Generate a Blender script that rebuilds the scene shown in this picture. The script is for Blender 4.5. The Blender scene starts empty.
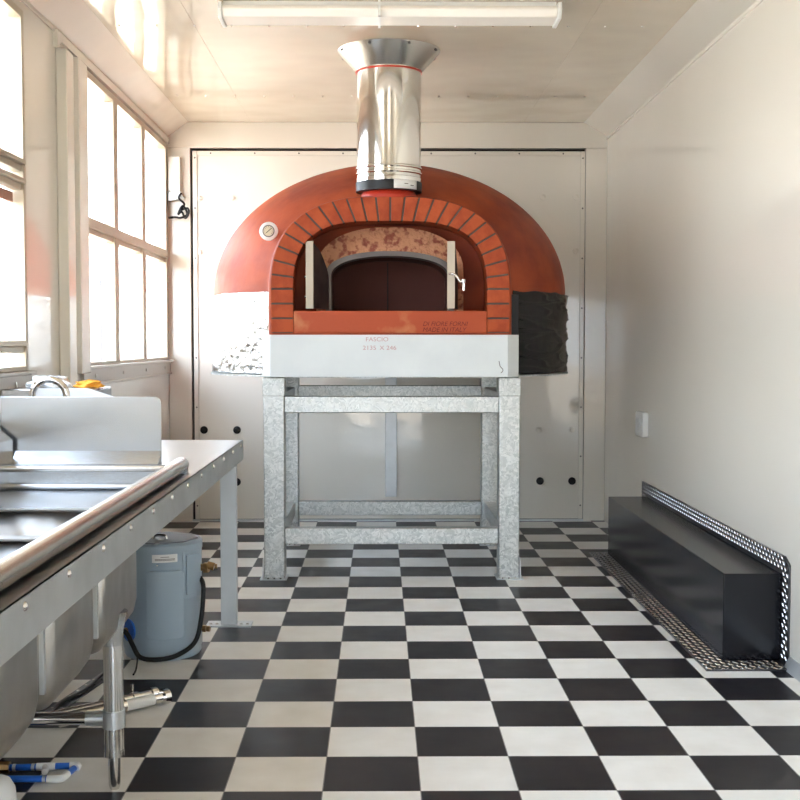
import bpy, bmesh, math, random
from mathutils import Vector, Matrix, noise
random.seed(7)
PI = math.pi
SC = bpy.context.scene
COL = SC.collection

# ------------------------------------------------------------------ camera
CAMH = 1.39
yaw, pitch = math.radians(0.5), -math.atan(57 / 1170)
f = Vector((math.sin(yaw) * math.cos(pitch), math.cos(yaw) * math.cos(pitch), math.sin(pitch)))
r = Vector((math.cos(yaw), -math.sin(yaw), 0))
u = r.cross(f)
cd = bpy.data.cameras.new('camera')
cam = bpy.data.objects.new('camera', cd); COL.objects.link(cam)
cam.matrix_world = Matrix(((r.x, u.x, -f.x, 0), (r.y, u.y, -f.y, 0), (r.z, u.z, -f.z, CAMH), (0, 0, 0, 1)))
cd.sensor_width = 36; cd.lens = 36 * 1170 / 800; cd.shift_x = 10.29 / 800
cd.clip_start = 0.05; cd.clip_end = 500
SC.camera = cam

# ------------------------------------------------------------------ light
w = bpy.data.worlds.new('sky'); SC.world = w; w.use_nodes = True
nt = w.node_tree; nt.nodes.clear()
out = nt.nodes.new('ShaderNodeOutputWorld'); bg = nt.nodes.new('ShaderNodeBackground')
tc = nt.nodes.new('ShaderNodeTexCoord'); sp = nt.nodes.new('ShaderNodeSeparateXYZ')
rp = nt.nodes.new('ShaderNodeValToRGB')
rp.color_ramp.elements[0].position = 0.0; rp.color_ramp.elements[0].color = (0.80, 0.90, 1.0, 1)
rp.color_ramp.elements[1].position = 0.7; rp.color_ramp.elements[1].color = (0.62, 0.78, 1.0, 1)
nt.links.new(tc.outputs['Generated'], sp.inputs[0]); nt.links.new(sp.outputs['Z'], rp.inputs[0])
nt.links.new(rp.outputs[0], bg.inputs[0]); bg.inputs[1].default_value = 4.6
nt.links.new(bg.outputs[0], out.inputs[0])

sd = bpy.data.lights.new('sun', 'SUN'); sd.energy = 10.0; sd.angle = math.radians(1.0); sd.color = (1, 0.94, 0.84)
sun = bpy.data.objects.new('sun', sd); COL.objects.link(sun)
sun.rotation_euler = Vector((-0.72, 0.25, -0.85)).to_track_quat('-Z', 'Y').to_euler()

SC.view_settings.view_transform = 'Standard'; SC.view_settings.look = 'None'
SC.view_settings.gamma = 1; SC.view_settings.use_curve_mapping = False
SC.view_settings.exposure = 1.52

# ------------------------------------------------------------------ materials
def mat(name, col, rough=0.5, metal=0.0, coat=0.0, spec=None, bump=None, var=None, emis=None, alpha=None):
    """bump=(scale, strength, detail, distance)  var=(scale, second colour, amount-from, amount-to)"""
    m = bpy.data.materials.new(name); m.use_nodes = True
    n = m.node_tree; b = n.nodes['Principled BSDF']
    b.inputs['Base Color'].default_value = (*col, 1); b.inputs['Roughness'].default_value = rough
    b.inputs['Metallic'].default_value = metal; b.inputs['Coat Weight'].default_value = coat
    b.inputs['Coat Roughness'].default_value = 0.06
    if spec is not None: b.inputs['Specular IOR Level'].default_value = spec
    if emis: b.inputs['Emission Color'].default_value = (*emis[0], 1); b.inputs['Emission Strength'].default_value = emis[1]
    t = n.nodes.new('ShaderNodeTexCoord')
    if var:
        no = n.nodes.new('ShaderNodeTexNoise'); no.inputs['Scale'].default_value = var[0]; no.inputs['Detail'].default_value = 6
        ra = n.nodes.new('ShaderNodeValToRGB'); e = ra.color_ramp.elements
        e[0].position = var[2]; e[0].color = (*col, 1); e[1].position = var[3]; e[1].color = (*var[1], 1)
        n.links.new(t.outputs['Object'], no.inputs['Vector']); n.links.new(no.outputs['Fac'], ra.inputs[0])
        n.links.new(ra.outputs[0], b.inputs['Base Color'])
    if bump:
        nb = n.nodes.new('ShaderNodeTexNoise'); nb.inputs['Scale'].default_value = bump[0]; nb.inputs['Detail'].default_value = bump[2]
        bp = n.nodes.new('ShaderNodeBump'); bp.inputs['Strength'].default_value = bump[1]; bp.inputs['Distance'].default_value = bump[3]
        n.links.new(t.outputs['Object'], nb.inputs['Vector']); n.links.new(nb.outputs['Fac'], bp.inputs['Height'])
        n.links.new(bp.outputs[0], b.inputs['Normal'])
        if coat: n.links.new(bp.outputs[0], b.inputs['Coat Normal'])
    return m

M = {}
M['paint'] = mat('glossy_white_panel', (0.80, 0.75, 0.66), 0.3, 0, 1.0, bump=(1.3, 0.5, 1, 0.012))
M['ceil'] = mat('glossy_ceiling_panel', (0.75, 0.655, 0.515), 0.2, 0, 0.8, bump=(1.8, 0.6, 1.5, 0.02))
M['trim'] = mat('white_trim', (0.80, 0.75, 0.66), 0.25, 0, 0.8, bump=(2.5, 0.3, 1, 0.006))
M['door'] = mat('white_door_sheet', (0.80, 0.755, 0.67), 0.2, 0, 1.0, bump=(2.2, 0.5, 2, 0.012))
M['wframe'] = mat('aluminium_window_frame', (0.52, 0.45, 0.35), 0.4, 0.2)
M['tan'] = mat('tan_metal_sill', (0.50, 0.46, 0.41), 0.35, 0.7)
M['wire'] = mat('dark_rib_line', (0.05, 0.05, 0.06), 0.6)
M['white'] = mat('white_plastic', (0.82, 0.82, 0.8), 0.35)
M['board'] = mat('white_board', (0.74, 0.77, 0.77), 0.6, var=(4, (0.68, 0.71, 0.72), 0.4, 0.7))
M['steel'] = mat('stainless_steel', (0.52, 0.53, 0.54), 0.26, 1, bump=(3, 0.25, 2, 0.01))
M['chrome'] = mat('polished_steel', (0.78, 0.76, 0.73), 0.1, 1)
M['legsteel'] = mat('leg_steel', (0.66, 0.65, 0.63), 0.2, 1)
M['bowl'] = mat('dull_sink_steel', (0.40, 0.385, 0.365), 0.3, 1, bump=(7, 0.6, 1.5, 0.02))
M['alu'] = mat('galvanised_sheet', (0.66, 0.68, 0.69), 0.42, 0.85, var=(6, (0.55, 0.57, 0.58), 0.35, 0.7))
M['topsheet'] = mat('worn_steel_sheet', (0.36, 0.35, 0.34), 0.3, 1, bump=(3, 0.2, 2, 0.006))
M['legpaint'] = mat('pale_grey_leg', (0.66, 0.70, 0.73), 0.4, 0.3, var=(5, (0.58, 0.62, 0.65), 0.4, 0.7))
M['plaster'] = mat('terracotta_plaster', (0.38, 0.068, 0.020), 0.55, 0, 0, spec=0.3, bump=(9, 0.35, 5, 0.012), var=(3.2, (0.22, 0.030, 0.013), 0.38, 0.66))
M['brick'] = mat('red_brick', (0.44, 0.085, 0.027), 0.7, spec=0.25, bump=(60, 0.4, 5, 0.004), var=(14, (0.34, 0.055, 0.02), 0.4, 0.65))
M['slab'] = mat('terracotta_slab', (0.43, 0.075, 0.025), 0.5, spec=0.3, bump=(30, 0.3, 5, 0.004), var=(4, (0.58, 0.23, 0.10), 0.55, 0.7))  # tan patches put the slab's highlight streak into its colour
M['refr'] = mat('pitted_refractory', (0.64, 0.30, 0.16), 0.75, bump=(40, 1.0, 6, 0.015), var=(26, (0.34, 0.09, 0.05), 0.5, 0.62))
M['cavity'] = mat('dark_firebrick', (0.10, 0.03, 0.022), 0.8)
M['mortar'] = mat('grey_mortar', (0.10, 0.07, 0.06), 0.9)
M['foil'] = mat('silver_foil', (0.50, 0.50, 0.50), 0.16, 1, bump=(22, 1.0, 4, 0.035))
M['bag'] = mat('black_plastic_film', (0.008, 0.007, 0.008), 0.22, 0, 0, spec=0.35, bump=(16, 0.3, 3, 0.01))
M['black'] = mat('black_metal', (0.006, 0.006, 0.009), 0.2, 0, 0, spec=0.3, bump=(2, 0.2, 1, 0.008))
M['rubber'] = mat('black_rubber', (0.010, 0.010, 0.011), 0.4, spec=0.3)
M['dark'] = mat('dark_gap', (0.02, 0.018, 0.018), 0.8)
M['doorleaf'] = mat('dark_steel_leaf', (0.10, 0.075, 0.075), 0.55, 0.5, var=(8, (0.05, 0.035, 0.035), 0.4, 0.65))
M['edge'] = mat('cut_insulation_edge', (0.55, 0.47, 0.37), 0.7)
M['gframe'] = mat('grey_iron_frame', (0.17, 0.15, 0.14), 0.5, 0.5)
M['tank'] = mat('grey_blue_tank', (0.35, 0.44, 0.52), 0.32, 0, 0.3)
M['tanktop'] = mat('dark_grey_lid', (0.22, 0.24, 0.26), 0.4)
M['brass'] = mat('brass', (0.52, 0.33, 0.15), 0.3, 1)
M['red'] = mat('red_plastic', (0.75, 0.02, 0.02), 0.4)
M['sealant'] = mat('red_sealant', (0.50, 0.035, 0.015), 0.35)
M['blue'] = mat('blue_pipe', (0.02, 0.14, 0.60), 0.3)
M['orange'] = mat('orange_cloth', (0.85, 0.36, 0.03), 0.7)
M['ink'] = mat('dark_stamp', (0.15, 0.015, 0.012), 0.8)
M['pencil'] = mat('red_pencil', (0.55, 0.33, 0.33), 0.8)
M['gaugeface'] = mat('gauge_face', (0.72, 0.68, 0.5), 0.4)
M['pvc'] = mat('pvc_translucent', (0.75, 0.74, 0.70), 0.3)
M['leaf'] = mat('green_leaf', (0.16, 0.42, 0.03), 0.5)
M['bark'] = mat('bark', (0.16, 0.10, 0.06), 0.8)
M['ground'] = mat('sandy_ground', (0.56, 0.44, 0.31), 0.9, var=(0.6, (0.50, 0.39, 0.28), 0.4, 0.6))
M['ext'] = mat('painted_corrugated_steel', (0.78, 0.78, 0.76), 0.5)
M['pinkbar'] = mat('pale_pink_bar', (0.42, 0.19, 0.14), 0.6)
M['cone'] = mat('brushed_cone_steel', (0.66, 0.63, 0.58), 0.26, 1)

# galvanised spangle
def galv():
    m = bpy.data.materials.new('spangled_galvanised_steel'); m.use_nodes = True
    n = m.node_tree; b = n.nodes['Principled BSDF']; b.inputs['Metallic'].default_value = 0.92
    t = n.nodes.new('ShaderNodeTexCoord'); v = n.nodes.new('ShaderNodeTexVoronoi'); v.inputs['Scale'].default_value = 85
    no = n.nodes.new('ShaderNodeTexNoise'); no.inputs['Scale'].default_value = 12; no.inputs['Detail'].default_value = 4
    mx = n.nodes.new('ShaderNodeMixRGB'); mx.inputs[0].default_value = 0.12
    n.links.new(t.outputs['Object'], mx.inputs[1]); n.links.new(t.outputs['Object'], no.inputs['Vector'])
    n.links.new(no.outputs['Color'], mx.inputs[2]); n.links.new(mx.outputs[0], v.inputs['Vector'])
    bw = n.nodes.new('ShaderNodeRGBToBW'); n.links.new(v.outputs['Color'], bw.inputs[0])
    ra = n.nodes.new('ShaderNodeValToRGB'); e = ra.color_ramp.elements
    e[0].position = 0.15; e[0].color = (0.40, 0.42, 0.41, 1); e[1].position = 0.85; e[1].color = (0.68, 0.69, 0.67, 1)
    n.links.new(bw.outputs[0], ra.inputs[0]); n.links.new(ra.outputs[0], b.inputs['Base Color'])
    r2 = n.nodes.new('ShaderNodeMapRange'); r2.inputs[3].default_value = 0.28; r2.inputs[4].default_value = 0.55
    n.links.new(bw.outputs[0], r2.inputs[0]); n.links.new(r2.outputs[0], b.inputs['Roughness'])
    return m
M['galv'] = galv()

def floor_mat():
    m = bpy.data.materials.new('checker_vinyl'); m.use_nodes = True
    n = m.node_tree; b = n.nodes['Principled BSDF']; L = n.links.new
    def mth(op, a, c=None):
        q = n.nodes.new('ShaderNodeMath'); q.operation = op
        for i, x in enumerate((a, c)):
            if x is None: continue
            if isinstance(x, (int, float)): q.inputs[i].default_value = x
            else: L(x, q.inputs[i])
        return q.outputs[0]
    t = n.nodes.new('ShaderNodeTexCoord'); s = n.nodes.new('ShaderNodeSeparateXYZ'); L(t.outputs['Object'], s.inputs[0])
    ux = mth('DIVIDE', mth('SUBTRACT', s.outputs[0], -0.788), TX); uy = mth('DIVIDE', mth('SUBTRACT', s.outputs[1], 3.570), TY)
    par = mth('ABSOLUTE', mth('MODULO', mth('ADD', mth('ADD', mth('FLOOR', ux), mth('FLOOR', uy)), 200), 2))
    no = n.nodes.new('ShaderNodeTexNoise'); no.inputs['Scale'].default_value = 7; no.inputs['Detail'].default_value = 7
    L(t.outputs['Object'], no.inputs['Vector'])
    ra = n.nodes.new('ShaderNodeValToRGB'); e = ra.color_ramp.elements
    e[0].position = 0.35; e[0].color = (0.008, 0.007, 0.010, 1); e[1].position = 0.75; e[1].color = (0.017, 0.015, 0.019, 1)
    rb = n.nodes.new('ShaderNodeValToRGB'); e = rb.color_ramp.elements
    e[0].position = 0.3; e[0].color = (0.80, 0.78, 0.74, 1); e[1].position = 0.75; e[1].color = (0.72, 0.69, 0.64, 1)
    L(no.outputs['Fac'], ra.inputs[0]); L(no.outputs['Fac'], rb.inputs[0])
    mx = n.nodes.new('ShaderNodeMixRGB'); L(par, mx.inputs[0]); L(ra.outputs[0], mx.inputs[1]); L(rb.outputs[0], mx.inputs[2])
    # thin seams round each tile
    fx = mth('ABSOLUTE', mth('SUBTRACT', mth('FRACT', ux), 0.5)); fy = mth('ABSOLUTE', mth('SUBTRACT', mth('FRACT', uy), 0.5))
    seam = mth('GREATER_THAN', mth('MAXIMUM', fx, fy), 0.4945)
    m2 = n.nodes.new('ShaderNodeMixRGB'); L(seam, m2.inputs[0]); L(mx.outputs[0], m2.inputs[1]); m2.inputs[2].default_value = (0.22, 0.21, 0.2, 1)
    L(m2.outputs[0], b.inputs['Base Color'])
    r3 = n.nodes.new('ShaderNodeMapRange'); r3.inputs[3].default_value = 0.28; r3.inputs[4].default_value = 0.5
    L(no.outputs['Fac'], r3.inputs[0]); L(r3.outputs[0], b.inputs['Roughness'])
    b.inputs['Specular IOR Level'].default_value = 0.28
    return m
TX, TY = 0.3052, 0.304
M['floor'] = floor_mat()

def diamond_mat():
    """raised lozenges of tread plate, crossing directions in a checker of cells"""
    m = bpy.data.materials.new('diamond_tread_plate'); m.use_nodes = True
    b = m.node_tree.nodes['Principled BSDF']
    b.inputs['Base Color'].default_value = (0.6, 0.6, 0.6, 1); b.inputs['Metallic'].default_value = 1; b.inputs['Roughness'].default_value = 0.22
    return m
M['tread'] = diamond_mat()
M['treadbase'] = mat('tread_plate_base', (0.10, 0.10, 0.11), 0.3, 0.9)

def glass():
    m = bpy.data.materials.new('window_glass'); m.use_nodes = True
    n = m.node_tree; n.nodes.clear(); o = n.nodes.new('ShaderNodeOutputMaterial'); mx = n.nodes.new('ShaderNodeMixShader')
    t = n.nodes.new('ShaderNodeBsdfTransparent'); g = n.nodes.new('ShaderNodeBsdfGlossy'); g.inputs['Roughness'].default_value = 0.02
    mx.inputs[0].default_value = 0.06
    n.links.new(t.outputs[0], mx.inputs[1]); n.links.new(g.outputs[0], mx.inputs[2]); n.links.new(mx.outputs[0], o.inputs[0])
    return m
M['glass'] = glass()
M['tube'] = mat('lamp_diffuser', (0.86, 0.82, 0.76), 0.35, emis=((1, 0.88, 0.72), 0.05))

# ------------------------------------------------------------------ helpers
def thing(name, label, cat, loc=(0, 0, 0), group=None, kind=None):
    o = bpy.data.objects.new(name, None); COL.objects.link(o); o.location = loc; o.empty_display_size = 0.1
    if label: o['label'] = label
    if cat: o['category'] = cat
    if group: o['group'] = group
    if kind: o['kind'] = kind
    return o
def tag(o, label, cat, group=None):
    o['label'] = label; o['category'] = cat
    if group: o['group'] = group
    return o
def wpos(p):
    v = Vector((0, 0, 0))
    while p: v += p.location; p = p.parent
    return v
def obj(name, bm, m, parent=None, smooth=None, bevel=0, label=None, origin=None, kind=None, solid=0):
    """bm is in world coordinates; parents only ever carry a translation"""
    bmesh.ops.recalc_face_normals(bm, faces=bm.faces)
    me = bpy.data.meshes.new(name)
    base = wpos(parent) if parent else Vector((0, 0, 0))
    loc = Vector(origin) - base if origin is not None else Vector((0, 0, 0))
    bmesh.ops.translate(bm, verts=bm.verts, vec=-(base + loc))
    bm.to_mesh(me); bm.free()
    o = bpy.data.objects.new(name, me); COL.objects.link(o); o.parent = parent; o.location = loc
    if isinstance(m, (list, tuple)):
        for x in m: me.materials.append(M[x])
    else: me.materials.append(M[m])
    if solid:
        s = o.modifiers.new('thick', 'SOLIDIFY'); s.thickness = solid; s.offset = 0
    if bevel:
        bv = o.modifiers.new('bevel', 'BEVEL'); bv.width = bevel; bv.segments = 3; bv.limit_method = 'ANGLE'; bv.angle_limit = math.radians(35)
        smooth = 40 if smooth is None else smooth
    if smooth:
        me.shade_smooth(); me.set_sharp_from_angle(angle=math.radians(smooth))
    if label: o['label'] = label
    if kind: o['kind'] = kind
    return o
def struct(name, bm, m, **k): return obj(name, bm, m, kind='structure', **k)
def nb(): return bmesh.new()
def box(bm, x0, x1, y0, y1, z0, z1, mi=0):
    vs = [bm.verts.new((x, y, z)) for x in (x0, x1) for y in (y0, y1) for z in (z0, z1)]
    for q in ((0, 1, 3, 2), (4, 6, 7, 5), (0, 4, 5, 1), (2, 3, 7, 6), (0, 2, 6, 4), (1, 5, 7, 3)):
        bm.faces.new([vs[i] for i in q]).material_index = mi
    return bm
def B(*a): return box(nb(), *a)
def prism(bm, pts, axis, a, b, mi=0):
    """pts: 2D outline; axis 'x': (y,z), 'y': (x,z), 'z': (x,y)"""
    def mk(p, t): return {'x': (t, p[0], p[1]), 'y': (p[0], t, p[1]), 'z': (p[0], p[1], t)}[axis]
    A = [bm.verts.new(mk(p, a)) for p in pts]; C = [bm.verts.new(mk(p, b)) for p in pts]
    bm.faces.new(A).material_index = mi; bm.faces.new(C[::-1]).material_index = mi
    for i in range(len(pts)):
        j = (i + 1) % len(pts); bm.faces.new((A[i], A[j], C[j], C[i])).material_index = mi
    return bm
def frame_of(d):
    d = d.normalized(); a = Vector((0, 0, 1)) if abs(d.z) < 0.9 else Vector((1, 0, 0))
    s = d.cross(a).normalized(); return s, s.cross(d).normalized()
def tube(bm, pts, r, n=16, caps=True, mi=0):
    pts = [Vector(p) for p in pts]; rs = r if isinstance(r, (list, tuple)) else [r] * len(pts)
    rings = []; s = None
    for i, p in enumerate(pts):
        d = (pts[min(i + 1, len(pts) - 1)] - pts[max(i - 1, 0)]).normalized()
        if s is None: s, t = frame_of(d)
        else:
            s = (s - d * s.dot(d)).normalized(); t = s.cross(d)
        rings.append([bm.verts.new(p + rs[i] * (math.cos(2 * PI * k / n) * s + math.sin(2 * PI * k / n) * t)) for k in range(n)])
    for a, b in zip(rings, rings[1:]):
        for k in range(n): bm.faces.new((a[k], a[(k + 1) % n], b[(k + 1) % n], b[k])).material_index = mi
    if caps:
        bm.faces.new(rings[0]).material_index = mi; bm.faces.new(rings[-1][::-1]).material_index = mi
    return bm
def T(pts, r, n=16, **k): return tube(nb(), pts, r, n, **k)
def smoothpath(P, n=8):
    P = [Vector(p) for p in P]; o = []
    for i in range(len(P) - 1):
        a = P[max(i - 1, 0)]; b = P[i]; c = P[i + 1]; d = P[min(i + 2, len(P) - 1)]
        for k in range(n):
            t = k / n
            o.append(0.5 * ((2 * b) + (c - a) * t + (2 * a - 5 * b + 4 * c - d) * t * t + (3 * b - a - 3 * c + d) * t ** 3))
    return o + [P[-1]]
def lathe(bm, prof, c, axis='z', n=48, mi=0, cap=True):
    rings = []
    for (rr, h) in prof:
        ring = []
        for k in range(n):
            a = 2 * PI * k / n; x, y = rr * math.cos(a), rr * math.sin(a)
            v = {'z': (x, y, h), 'y': (x, h, y), 'x': (h, x, y)}[axis]
            ring.append(bm.verts.new((c[0] + v[0], c[1] + v[1], c[2] + v[2])))
        rings.append(ring)
    for a, b in zip(rings, rings[1:]):
        for k in range(n): bm.faces.new((a[k], a[(k + 1) % n], b[(k + 1) % n], b[k])).material_index = mi
    for rg in (rings[0], rings[-1]):
        if cap and prof[rings.index(rg)][0] > 1e-6: bm.faces.new(rg).material_index = mi
    return bm
def rrect(x0, x1, y0, y1, r, n=6):
    o = []
    for cx, cy, a0 in ((x1 - r, y1 - r, 0), (x0 + r, y1 - r, 90), (x0 + r, y0 + r, 180), (x1 - r, y0 + r, 270)):
        for k in range(n + 1):
            a = math.radians(a0 + 90 * k / n); o.append((cx + r * math.cos(a), cy + r * math.sin(a)))
    return o
def text(name, s, size, loc, m, parent, depth=0.001, rot=None, sx=1.0, shear=0):
    c = bpy.data.curves.new(name, 'FONT'); c.body = s; c.size = size; c.align_x = 'CENTER'; c.align_y = 'CENTER'; c.extrude = depth; c.shear = shear
    t = bpy.data.objects.new(name, c); COL.objects.link(t)
    me = bpy.data.meshes.new_from_object(t.evaluated_get(bpy.context.evaluated_depsgraph_get()))
    bpy.data.objects.remove(t); bpy.data.curves.remove(c)
    me.materials.clear(); me.materials.append(M[m])
    o = bpy.data.objects.new(name, me); COL.objects.link(o); o.parent = parent
    o.location = Vector(loc) - (wpos(parent) if parent else Vector()); o.rotation_euler = rot or (PI / 2, 0, 0); o.scale = (sx, 1, 1)
    return o
def baked(bm, mods):
    """evaluate modifiers and hand back a plain bmesh"""
    me = bpy.data.meshes.new('tmp'); bmesh.ops.recalc_face_normals(bm, faces=bm.faces); bm.to_mesh(me); bm.free()
    o = bpy.data.objects.new('tmp', me); COL.objects.link(o); mods(o)
    me2 = bpy.data.meshes.new_from_object(o.evaluated_get(bpy.context.evaluated_depsgraph_get()))
    bpy.data.objects.remove(o); b = bmesh.new(); b.from_mesh(me2); return b

# ------------------------------------------------------------------ the room
XL, XR, YB, ZC, Y0 = -1.632, 1.758, 9.09, 3.085, -1.5
struct('floor', B(XL - 0.08, XR + 0.08, Y0, YB + 0.12, -0.06, 0.0), 'floor')
ceil = struct('ceiling', B(XL - 0.08, XR + 0.08, Y0, YB + 0.12, ZC, ZC + 0.06), 'ceil')
bm = nb()
for yy in (3.9, 6.35, 8.13):
    for k in range(16): lathe(bm, [(0.007, 0), (0.005, -0.004), (0, -0.005)], (-1.39 + 0.2 * k, yy, ZC), n=8)
obj('screw_rows', bm, 'chrome', ceil)
bm = nb()
for xx in (-1.0, 1.12): box(bm, xx - 0.012, xx + 0.012, Y0, YB - 0.02, ZC - 0.002, ZC)
obj('panel_seam', bm, 'ceil', ceil)
bm = nb(); box(bm, XL - 0.08, -0.45, Y0 - 0.08, Y0, 0, ZC); box(bm, 0.60, XR + 0.08, Y0 - 0.08, Y0, 0, ZC); box(bm, -0.45, 0.60, Y0 - 0.08, Y0, 2.1, ZC)
struct('wall_front', bm, 'paint')
struct('wall_right', B(XR, XR + 0.08, Y0, YB + 0.12, 0, ZC), 'paint')
W1 = (1.6, 5.42); W2 = (6.50, 9.0); WZ0, WZ1 = 1.262, 2.90
bm = nb()
box(bm, XL - 0.08, XL, Y0, YB + 0.12, 0, WZ0); box(bm, XL - 0.08, XL, Y0, YB + 0.12, WZ1, ZC)
box(bm, XL - 0.08, XL, Y0, W1[0], WZ0, WZ1); box(bm, XL - 0.08, XL, W1[1], W2[0], WZ0, WZ1); box(bm, XL - 0.08, XL, W2[1], YB + 0.12, WZ0, WZ1)
struct('wall_left', bm, 'paint')
# back wall: header beam and two posts round the ramp door
bm = nb()
box(bm, XL, XR, YB, YB + 0.12, 2.889, ZC); box(bm, XL, -1.457, YB, YB + 0.12, 0, 2.889); box(bm, 1.593, XR, YB, YB + 0.12, 0, 2.889)
box(bm, -1.457, 1.593, YB + 0.10, YB + 0.12, 0, 2.889)
struct('wall_back', bm, 'trim', bevel=0.004)
struct('trim_1', prism(nb(), [(XL, ZC), (XL, 2.965), (-1.47, ZC)], 'y', Y0, YB), 'ceil')
struct('trim_2', prism(nb(), [(XR, ZC), (XR, 2.975), (1.575, ZC)], 'y', Y0, YB), 'trim')
struct('trim_3', B(XR - 0.008, XR, Y0, YB, 2.955, 2.975), 'trim')
struct('trim_4', B(XL, XL + 0.01, Y0, YB, 2.945, 2.968), 'trim')
struct('baseboard_right', prism(nb(), [(XR, 0.0), (XR - 0.035, 0.0), (XR - 0.03, 0.006), (XR - 0.006, 0.05), (XR, 0.05)], 'y', Y0, 4.93), 'alu')
struct('trim_5', B(-1.457, 1.593, YB - 0.012, YB + 0.02, 0.0, 0.012), 'alu')

# ramp door
door = thing('door_1', None, None, (0.068, YB + 0.04, 0.014), kind='structure')
box(bm := nb(), -1.457, 1.593, YB + 0.06, YB + 0.10, 0.0, 2.889); obj('gap_backing', bm, 'dark', door)
dx0, dx1, dz1 = -1.440, 1.590, 2.868
obj('door_sheet', B(dx0, dx1, YB + 0.022, YB + 0.06, 0.014, dz1), 'door', door, bevel=0.003)
for a in ((dx0, dx0 + 0.035, 0.014, dz1), (dx1 - 0.035, dx1, 0.014, dz1)):
    obj('edge_strip', B(a[0], a[1], YB + 0.010, YB + 0.022, a[2], a[3]), 'trim', door, bevel=0.004)
obj('edge_strip', B(dx0 + 0.035, dx1 - 0.035, YB + 0.012, YB + 0.022, dz1 - 0.035, dz1), 'trim', door, bevel=0.004)
obj('centre_bar', B(0.045, 0.135, YB + 0.006, YB + 0.022, 0.19, 2.8), 'alu', door, bevel=0.003)
def at(px, py, Y):
    d = r * ((px - 389.71) / 1170) - u * ((py - 400) / 1170) + f; t = Y / d.y
    return Vector((0, 0, CAMH)) + d * t
for px, py, dk in ((204, 430, 1), (237, 430, 1), (237, 482, 1), (539, 430, 0), (572, 430, 0), (540, 481, 1), (572, 481, 1), (200, 198, 0), (232, 198, 0), (543, 197, 0),
                   (576, 197, 0), (576, 251, 0), (200, 252, 0)):
    p = at(px, py, YB + 0.018)
    bm = lathe(nb(), [(0, -0.012), (0.012, -0.012), (0.02, -0.004), (0.03, 0.0), (0.03, 0.006)] if dk else [(0, -0.006), (0.01, -0.006), (0.014, -0.002), (0.024, 0.0), (0.024, 0.006)], (p.x, YB + 0.016, p.z), 'y', 20)
    obj('bolt', bm, 'rubber' if dk else 'trim', door, smooth=40)
bm = nb()
for k in range(8):
    for xx in (dx0 + 0.018, dx1 - 0.018): lathe(bm, [(0, -0.003), (0.006, -0.002), (0.007, 0)], (xx, YB + 0.010, 0.12 + 0.385 * k), 'y', 8)
for k in range(9): lathe(bm, [(0, -0.003), (0.006, -0.002), (0.007, 0)], (-1.3 + 0.34 * k, YB + 0.012, dz1 - 0.018), 'y', 8)
obj('edge_screws', bm, 'gframe', door)

# windows ------------------------------------------------------------
def window(name, ya, yb, mulls, trans, extra=()):
    w_ = thing(name, None, None, (XL, (ya + yb) / 2, WZ0), kind='structure')
    x0, x1 = XL - 0.055, XL + 0.012
    bm = nb(); t = 0.035
    box(bm, x0, x1, ya, ya + t, WZ0, WZ1); box(bm, x0, x1, yb - t, yb, WZ0, WZ1)
    box(bm, x0, x1, ya + t, yb - t, WZ1 - t, WZ1)
    box(bm, x0, x1, ya + t, yb - t, WZ0, WZ0 + t * 0.6)
    obj('window_frame', bm, 'wframe', w_, bevel=0.003)
    for m0 in mulls:
        bm = nb(); box(bm, x0, x1 + 0.004, m0 - 0.022, m0 + 0.022, WZ0 + 0.02, WZ1 - t)
        box(bm, XL, XL + 0.014, m0 - 0.055, m0 + 0.055, WZ0 + 0.02, WZ1 - t); box(bm, x0 + 0.01, x1 - 0.012, m0 + 0.022, m0 + 0.055, WZ0 + 0.02, WZ1 - t)
        obj('mullion', bm, 'wframe', w_, bevel=0.003)
    for z0, z1 in trans:
        bm = nb(); box(bm, x0, x1 + 0.012, ya + t, yb - t, z0, z1); box(bm, x0 + 0.01, x1 - 0.01, ya + t, yb - t, z0 - 0.03, z0)
        obj('transom', bm, 'wframe', w_, bevel=0.003)
    obj('pane', B(XL - 0.052, XL - 0.049, ya + 0.01, yb - 0.01, WZ0 + 0.01, WZ1 - 0.01), 'glass', w_)
    return w_
win1 = window('window_1', *W1, (2.4, 3.4), ((1.375, 1.40), (2.115, 2.135), (2.20, 2.22)))
obj('reddish_bar', B(XL - 0.05, XL - 0.034, 3.42, 5.37, 2.03, 2.075), 'pinkbar', win1)  # reddish horizontal band across the near window's pane
win2 = window('window_2', *W2, (7.27, 8.12), ((2.035, 2.09),))
# sill with bolts beneath the far window, and one beneath the near window
for ya, yb in ((6.40, 9.05), (1.6, 5.44)):
    s_ = thing('trim_6' if ya > 6 else 'trim_7', None, None, (XL, ya, 1.15), kind='structure')
    bm = nb(); box(bm, XL, XL + 0.02, ya, yb, 1.155, 1.262); box(bm, XL, XL + 0.045, ya, yb, 1.245, 1.262); box(bm, XL, XL + 0.03, ya, yb, 1.15, 1.165)
    obj('sill_rail', bm, 'tan', s_, bevel=0.003)
    for k in range(4):
        obj('bolt', lathe(nb(), [(0.012, 0), (0.012, 0.006), (0, 0.008)], (XL + 0.02, ya + 0.25 + k * (yb - ya - 0.5) / 3, 1.205), 'x', 10), 'chrome', s_)
# white channel posts left of the far window
for ya, yb, zb in ((5.985, 6.165, 1.15), (6.225, 6.455, 1.225)):
    pst = struct('trim_8' if ya < 6.2 else 'trim_9', prism(nb(), [(XL, ya), (XL + 0.05, ya + 0.02), (XL + 0.05, yb - 0.02), (XL, yb)], 'z', zb, 2.90 - (6.4 - ya) * 0.05), 'trim', bevel=0.006)
struct('trim_10', prism(nb(), [(5.94, 2.955), (5.94, 2.87), (6.02, 2.912), (9.05, 2.912), (9.05, 2.955)], 'x', XL, XL + 0.025), 'trim')

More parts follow.
